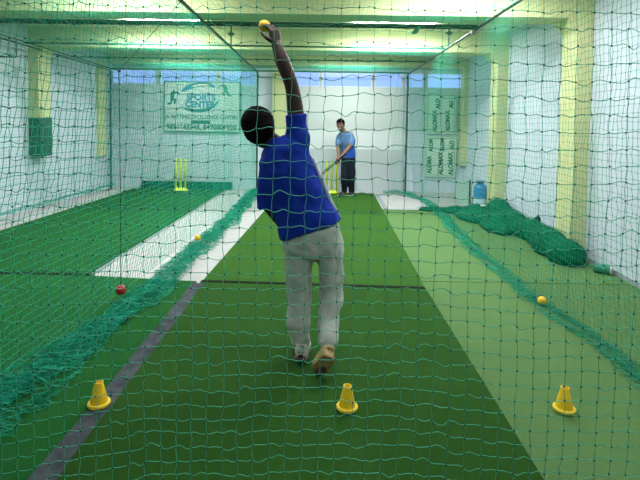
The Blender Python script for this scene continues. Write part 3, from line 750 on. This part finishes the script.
def hair_shape(bm, M4, rot, s, scale=1.0):
    def e(p, r): ell(bm, M4 @ Vector([x*s for x in p]), [x*s*scale for x in r], rot.to_quaternion().to_euler(), 4)
    e((0, .022, .042), (.084, .098, .088)); e((0, .045, .0), (.078, .078, .078)); e((0, -.04, .085), (.066, .058, .040))

# ---- bowler, seen from behind, right arm up
def B(u, v, Y=3.0): return PY(u, v, Y)
root = empty('person', (G(312, 374).x, 2.95, 0)); tag(root, 'person in blue shirt and pale grey trousers bowling, seen from behind with right arm raised', 'person')
ROFF = Vector(root.location)
def loc(p): return Vector(p)-ROFF
px = 3.0/490
bm = bmesh.new()
headc = loc(B(260.5, 130.5, 3.03))
# head tilts left and nods forward, faces away (+Y)
hrot = (Matrix.Rotation(PI, 3, 'Z')); hrot = Matrix.Rotation(math.radians(-20), 3, 'Y') @ Matrix.Rotation(math.radians(-14), 3, 'X') @ hrot
HM = head_shape(bm, headc, hrot, 1.0)
neckb = loc(B(279, 150, 3.0))
capsule(bm, [headc+Vector((.03, -.01, -.05)), loc(B(273, 141, 3.0)), neckb], [.056, .052, .064])
def sec(u0, u1, v, Y, depth, tilt=0.):
    a, b = loc(B(u0, v-tilt, Y)), loc(B(u1, v+tilt, Y)); return ((a+b)/2, (b-a)/2, Vector((0, depth, 0)))
k_ = .86
loft(bm, [sec(270, 300, 136, 3.0, .06, -4), sec(266, 303, 150, 3.0, .085, -3), sec(266, 310, 170, 3.0, .10), sec(271, 318, 195, 3.0, .095), sec(281, 329, 217, 3.0, .09, -4), sec(287, 338, 238, 3.0, .10, -3), sec(290, 340, 254, 3.0, .09)])
sh_r, el_r, wr_r = loc(B(297, 136, 3.0)), loc(B(291.5, 85, 2.98)), loc(B(277, 46, 3.0))
capsule(bm, [loc(B(293, 150, 3.0)), sh_r, loc(B(295.5, 112, 2.99)), el_r, loc(B(283.5, 64, 2.98)), wr_r], [.062, .058, .051, .043, .045, .034])
hand(bm, wr_r, loc(B(273.5, 27, 3.0))-wr_r, Vector((-.75, .75, .1)), Vector((-.6, -.6, 0)), 1.06, (.5, .5, .55, .7), .10, .5)
sh_l, el_l, wr_l = loc(B(270, 155, 3.0)), loc(B(266, 203, 2.99)), loc(B(281, 224, 3.14))
capsule(bm, [sh_l, loc(B(266.5, 180, 2.98)), el_l], [.055, .046, .038]); capsule(bm, [el_l, loc(B(274, 213, 3.07)), wr_l], [.038, .039, .028])
hand(bm, wr_l, Vector((.75, .25, -.25)), Vector((.2, -.9, .2)), Vector((0, 0, 1)), .95, (.6, .6, .6, .6))
def leg(bm, pts, rs): capsule(bm, pts, rs, 18)
hipL, kneeL, ankL = loc(B(302, 252, 3.0)), loc(B(299, 304, 3.03)), loc(B(301, 353, 2.96))
hipR, kneeR, ankR = loc(B(329, 250, 2.98)), loc(B(332, 292, 3.02)), loc(B(327, 349, 2.79))
leg(bm, [hipL, (hipL+kneeL)/2, kneeL, (kneeL*.6+ankL*.4), ankL], [.076, .064, .046, .044, .034]); leg(bm, [hipR, (hipR+kneeR)/2, kneeR, kneeR*.6+ankR*.4, ankR], [.076, .064, .046, .044, .034])
# feet inside the shoes
heelL = loc(Vector((B(301, 366, 2.93).x, 2.93, .045))); toeL = heelL+Vector((.0, .17, -.008))
capsule(bm, [ankL, heelL+Vector((0, 0, .01))], [.035, .032]); capsule(bm, [heelL, (heelL+toeL)/2, toeL], [.028, .030, .022])
toeR = loc(Vector((B(318, 377, 2.74).x, 2.74, .03))); heelR = ankR+Vector((0, -.015, -.05))
capsule(bm, [ankR, heelR, (heelR+toeR)/2, toeR+Vector((0, 0, .02))], [.034, .030, .030, .022])
body = fuse('body', bm, .006, M['skin_dark'], root, smooth=3)
face_bits(HM, hrot, 1.0, body)
bm = bmesh.new(); hair_shape(bm, HM, hrot, 1.0, 1.23); fuse('hair', bm, .006, M['hair'], root, smooth=2, disp=.003, dscale=60)
# shirt
bm = bmesh.new()
loft(bm, [sec(269, 299, 137, 3.0, .065, -3), sec(262, 306, 147, 3.0, .105, -5), sec(259.5, 312, 162, 3.0, .128, -2), sec(262, 320, 180, 3.0, .128, 0), sec(271, 330, 203, 3.0, .125, -2), sec(277, 337, 218, 3.0, .130, -7), sec(280, 343, 229, 3.0, .138, -11)])
capsule(bm, [loc(B(292, 158, 3.0)), loc(B(297, 140, 3.0)), loc(B(296.5, 124, 2.99))], [.090, .077, .062], 20)
capsule(bm, [loc(B(274, 160, 3.0)), loc(B(268, 178, 2.98)), loc(B(267, 196, 2.975))], [.075, .064, .056], 20)
# sleeve mouths flare a little
tube(bm, [loc(B(296.8, 130, 2.99)), loc(B(295.5, 114, 2.99))], [.066, .071], 24)
tube(bm, [loc(B(267.5, 190, 2.975)), loc(B(267, 209, 2.98))], [.060, .058], 24)
fuse('shirt', bm, .009, M['shirt_blue'], root, smooth=4, disp=.013, dscale=9)
bm = bmesh.new(); tube(bm, [loc(B(313, 158, 2.99)), loc(B(322, 180, 2.99)), loc(B(331, 202, 2.99)), loc(B(340, 219, 2.99))], .013, 10); obj('shirt_piping', bm, M['piping'], root, True)
bm = bmesh.new(); cpts = []
nn = (headc-neckb).normalized(); a_ = nn.cross(Vector((0, 1, 0))).normalized(); b_ = nn.cross(a_)
c_ = loc(B(277, 144.5, 3.0))
for k in range(25): cpts.append(c_+a_*.068*math.cos(2*PI*k/24)+b_*.068*math.sin(2*PI*k/24))
tube(bm, cpts, .011, 8, caps=False); obj('collar', bm, M['shirt_blue'], root, True)
# trousers
bm = bmesh.new()
loft(bm, [sec(283, 338, 229, 3.0, .115, -6), sec(282, 343, 240, 3.0, .130, -3), sec(284, 344, 251, 3.0, .125), sec(288, 340, 256, 3.0, .10)])
leg(bm, [loc(B(300, 250, 3.0)), loc(B(299, 272, 3.0)), loc(B(299, 300, 3.02)), loc(B(298.5, 322, 3.0)), loc(B(300.5, 338, 2.98))], [.092, .085, .079, .072, .064])
leg(bm, [loc(B(328, 248, 2.98)), loc(B(330.5, 270, 3.0)), loc(B(331.5, 290, 3.015)), loc(B(329.5, 315, 2.93)), loc(B(327.8, 340, 2.835))], [.092, .080, .076, .068, .064])
fuse('trousers', bm, .010, M['trouser_grey'], root, smooth=3, disp=.016, dscale=10)
# shoes
def shoe(pref, heel, toe, up, mu, ms, side, k=1.12):
    """heel, toe: sole contact centres; up: sole normal"""
    h, t_ = Vector(heel), Vector(toe); d = (t_-h); L = d.length; d.normalize(); up = (up-d*up.dot(d)).normalized(); s = d.cross(up)
    bm = bmesh.new()
    loft(bm, [(h+d*(L*f-.02)+up*(zh*k/2+.012), s*w*k, up*(zh*k/2)) for f, w, zh in ((-.02, .022, .05), (.04, .034, .075), (.18, .037, .085), (.34, .037, .080), (.50, .040, .066), (.68, .045, .052), (.84, .044, .042), (.96, .034, .034), (1.03, .018, .022))], 24)
    tube(bm, [h+d*(L*.10-.02)+up*.055, h+d*(L*.10-.02)+up*.10], [.038, .036], 20)
    r = fuse('shoe', bm, .006, mu, root, smooth=4)
    bm = bmesh.new()
    loft(bm, [(h+d*(L*f-.02)+up*.010, s*w*k, up*.011) for f, w in ((-.05, .018), (.0, .034), (.15, .039), (.35, .037), (.55, .042), (.72, .047), (.88, .044), (1.0, .030), (1.05, .014))], 24)
    obj('sole', bm, ms, r, True)
    bm = bmesh.new()
    for f in (.40, .48, .56): 
        c = h+d*(L*f-.02)+up*(.092-.06*(f-.34)); tube(bm, [c-s*.025-up*.012, c, c+s*.025-up*.012], .004, 6)
    obj('laces', bm, M['piping'], r, True)
    bm = bmesh.new(); c = h+d*(-.028)+up*.07; tube(bm, [c-up*.02+s*.012, c+up*.02+s*.006, c+up*.028, c+up*.02-s*.006, c-up*.02-s*.012], .004, 6); obj('heel_tab', bm, M['black'], r, True)
hl = heelL.copy(); hl.z = .034; tlp = hl+Vector((.01, .235, -.016)); shoe('left', hl, tlp, Vector((0, -.08, 1)), M['shoe_white'], M['sole'], -1)
tr_ = Vector((toeR.x-.012, toeR.y+.02, .024)); hr_ = Vector((ankR.x+.005, ankR.y-.075, ankR.z-.03)); L_ = (tr_-hr_).length
shoe('right', hr_, tr_+(tr_-hr_).normalized()*.0, Vector((0, 1, .45)), M['shoe_tan'], M['sole_gum'], 1)
# ball in the raised hand
hb = B(264.5, 26, 3.05)
ball('cricket_ball', tuple(hb), .037, M['ball_yellow'], 'yellowish ball held in the raised hand of the bowler', rot=(.5, 1.1, .2))

# ---- batter at the far end, facing the camera, bat low to the left
YT = 10.45
def T(u, v, Y=YT): return PY(u, v, Y)
root = empty('person', (G(347, 195).x, YT, .012)); tag(root, 'person in light blue shirt and dark trousers batting at the far end, smiling', 'person')
ROFF = Vector(root.location)
bm = bmesh.new(); hc = loc(T(340.6, 125.0, YT-.12))
hrot2 = Matrix.Rotation(math.radians(-14), 3, 'Z') @ Matrix.Rotation(math.radians(-5), 3, 'Y') @ Matrix.Rotation(math.radians(8), 3, 'X')
s2 = 1.04
HM2 = head_shape(bm, hc, hrot2, s2)
capsule(bm, [hc+Vector((.01, .03, -.05)), loc(T(343.5, 132, YT-.02))], [.056, .066])
loft(bm, [sec_ for sec_ in [((lambda u0, u1, v, Y, d: ((loc(T(u0, v, Y))+loc(T(u1, v, Y)))/2, (loc(T(u1, v, Y))-loc(T(u0, v, Y)))/2, Vector((.02, d, 0))))(*q)) for q in
    ((340, 349, 131, YT-.02, .06), (338.5, 352, 135, YT, .10), (339.5, 353.5, 143, YT, .11), (341, 354, 152, YT+.02, .10), (341.5, 354, 160, YT+.03, .11), (342.5, 353.5, 165, YT+.02, .10))]])
hx, hy = loc(T(340.6, 158.0, YT-.34)), loc(T(338.9, 160.2, YT-.34))
eR = loc(T(349.8, 146.5, YT-.18)); eL = loc(T(338.0, 147, YT-.20))
capsule(bm, [loc(T(351, 135, YT)), loc(T(352, 141, YT-.06)), eR], [.056, .047, .038]); capsule(bm, [eR, (eR+hx)/2, hx], [.038, .037, .028])
capsule(bm, [loc(T(339.5, 136, YT-.05)), loc(T(338, 142, YT-.12)), eL], [.054, .045, .038]); capsule(bm, [eL, (eL+hy)/2+Vector((0, .0, .01)), hy], [.038, .036, .028])
bat_top, bat_tip = loc(T(342.3, 156.6, YT-.38)), loc(T(323.5, 172.5, YT-.50)); bd = (bat_tip-bat_top).normalized()
hand(bm, hx+Vector((0, .01, .01)), Vector((-.75, -.25, -.35)), Vector((-.1, .4, -.8)), Vector((-.2, -.9, .1)), .95, (.9, .9, .9, .9))
hand(bm, hy+Vector((0, .01, .01)), Vector((-.6, -.3, -.45)), Vector((-.1, .4, -.8)), Vector((-.2, -.9, .1)), .95, (.9, .9, .9, .9))
hL2, kL2, aL2 = loc(T(345.2, 163, YT)), loc(T(344.0, 177.5, YT-.10)), loc(T(344.3, 191.5, YT+.0))
hR2, kR2, aR2 = loc(T(351, 163, YT)), loc(T(351.3, 177.5, YT-.05)), loc(T(351.6, 192, YT+.02))
for h_, k2, a2 in ((hL2, kL2, aL2), (hR2, kR2, aR2)):
    leg(bm, [h_, (h_+k2)/2, k2, k2*.6+a2*.4, a2], [.076, .064, .046, .044, .034])
    f_ = Vector((a2.x, a2.y, .05)); capsule(bm, [a2, f_, f_+Vector((-.05, -.13, -.012))], [.036, .036, .026])
body2 = fuse('body', bm, .007, M['skin_mid'], root, smooth=3); face_bits(HM2, hrot2, s2, body2, True)
bm = bmesh.new(); hair_shape(bm, HM2, hrot2, s2, 1.02)
hh = fuse('hair', bm, .007, M['hair'], root, smooth=2, disp=.003, dscale=50)
iv = HM2.inverted()
for v in hh.data.vertices:     # hairline: keep the face clear
    p = iv @ v.co
    if p.y < -.05 and p.z < .062: v.co = HM2 @ Vector((p.x, -.05+(p.y+.05)*.1, max(p.z, .03)))
def S2(q): u0, u1, v, Y, d = q; a, b = loc(T(u0, v, Y)), loc(T(u1, v, Y)); return ((a+b)/2, (b-a)/2, Vector((.02, d, 0)))
bm = bmesh.new(); loft(bm, [S2(q) for q in ((340.2, 349.5, 131.8, YT-.02, .075), (337.8, 352.5, 134.5, YT, .125), (338, 354.5, 143, YT, .14), (339.5, 355.2, 151, YT+.02, .14), (340.5, 355.5, 158, YT+.03, .145))])
capsule(bm, [loc(T(350, 136.5, YT)), loc(T(352, 140, YT-.05)), loc(T(351.8, 144, YT-.12))], [.085, .073, .064], 18)
capsule(bm, [loc(T(340, 137, YT-.05)), loc(T(338.6, 141, YT-.10)), loc(T(338.2, 144.5, YT-.16))], [.080, .068, .060], 18)
sh = fuse('shirt', bm, .012, None, root, smooth=4, disp=.006, dscale=8)
sh.data.materials.append(M['shirt_light']); sh.data.materials.append(M['shirt_royal'])
zcut, xcut = loc(T(347, 147, YT)).z, loc(T(346, 147, YT)).x; xside = loc(T(353.5, 140, YT)).x
for p in sh.data.polygons:
    c = p.center
    if (c.z < zcut and c.x > xcut) or c.x > xside and c.z < zcut+.16: p.material_index = 1
bm = bmesh.new(); loft(bm, [S2(q) for q in ((341, 355, 157, YT+.03, .13), (341.2, 355.3, 162, YT+.02, .135), (342, 354.5, 167, YT, .12))])
leg(bm, [loc(T(345.2, 163, YT)), loc(T(344.6, 172, YT-.06)), kL2+Vector((0, 0, 0)), loc(T(344.4, 186, YT-.03)), aL2+Vector((0, 0, .01))], [.095, .088, .075, .066, .060])
leg(bm, [loc(T(351, 163, YT)), loc(T(351.3, 172, YT-.03)), kR2, loc(T(351.6, 186, YT)), aR2+Vector((0, 0, .01))], [.098, .090, .080, .070, .064])
fuse('trousers', bm, .012, M['trouser_navy'], root, smooth=4, disp=.006, dscale=9)
for a2, dx in ((aL2, -.10), (aR2, -.05)):
    h0 = Vector((a2.x, a2.y+.05, .004)); shoe('x', h0, h0+Vector((dx*1.3, -.24, 0)), Vector((0, 0, 1)), M['shoe_black'], M['shoe_white'], 1)
# bat
t = empty('cricket_bat', tuple(Vector(bat_top)+ROFF)); tag(t, 'wooden bat with a green upper blade held low by the batter', 'bat')
xa_ = bd.cross(Vector((1.1, .35, -.5))).normalized(); ya_ = bd.cross(xa_); t.rotation_mode = 'QUATERNION'; t.rotation_quaternion = Matrix((xa_, ya_, bd)).transposed().to_quaternion()
Lb = (bat_tip-bat_top).length
bm = bmesh.new(); tube(bm, [(0, 0, -.10), (0, 0, .24)], .0165, 16); obj('bat_handle', bm, M['black'], t, True)
def blade(z0, z1, name, m):
    bm = bmesh.new(); loft(bm, [((0, 0, z0), (.018 if z0 < .25 else .054, 0, 0), (0, .018, 0)), ((0, 0, z0+.05), (.052, 0, 0), (0, .022, 0)), ((0, 0, z1-.02), (.054, 0, 0), (0, .027, 0)), ((0, 0, z1), (.050, 0, 0), (0, .018, 0))], 20); obj(name, bm, m, t, True)
blade(.20, .46, 'blade_shoulder', M['bat_green']); blade(.45, max(.62, Lb+.12), 'blade', M['bat_wood'])

# ------------------------------------------------------------------ world & view
w = bpy.data.worlds.new('world'); sc.world = w; w.use_nodes = True
w.node_tree.nodes['Background'].inputs[0].default_value = (.45, .6, .9, 1); w.node_tree.nodes['Background'].inputs[1].default_value = .5
sc.view_settings.view_transform = 'Standard'; sc.view_settings.look = 'None'; sc.view_settings.gamma = 1; sc.view_settings.use_curve_mapping = False
sc.view_settings.exposure = 0
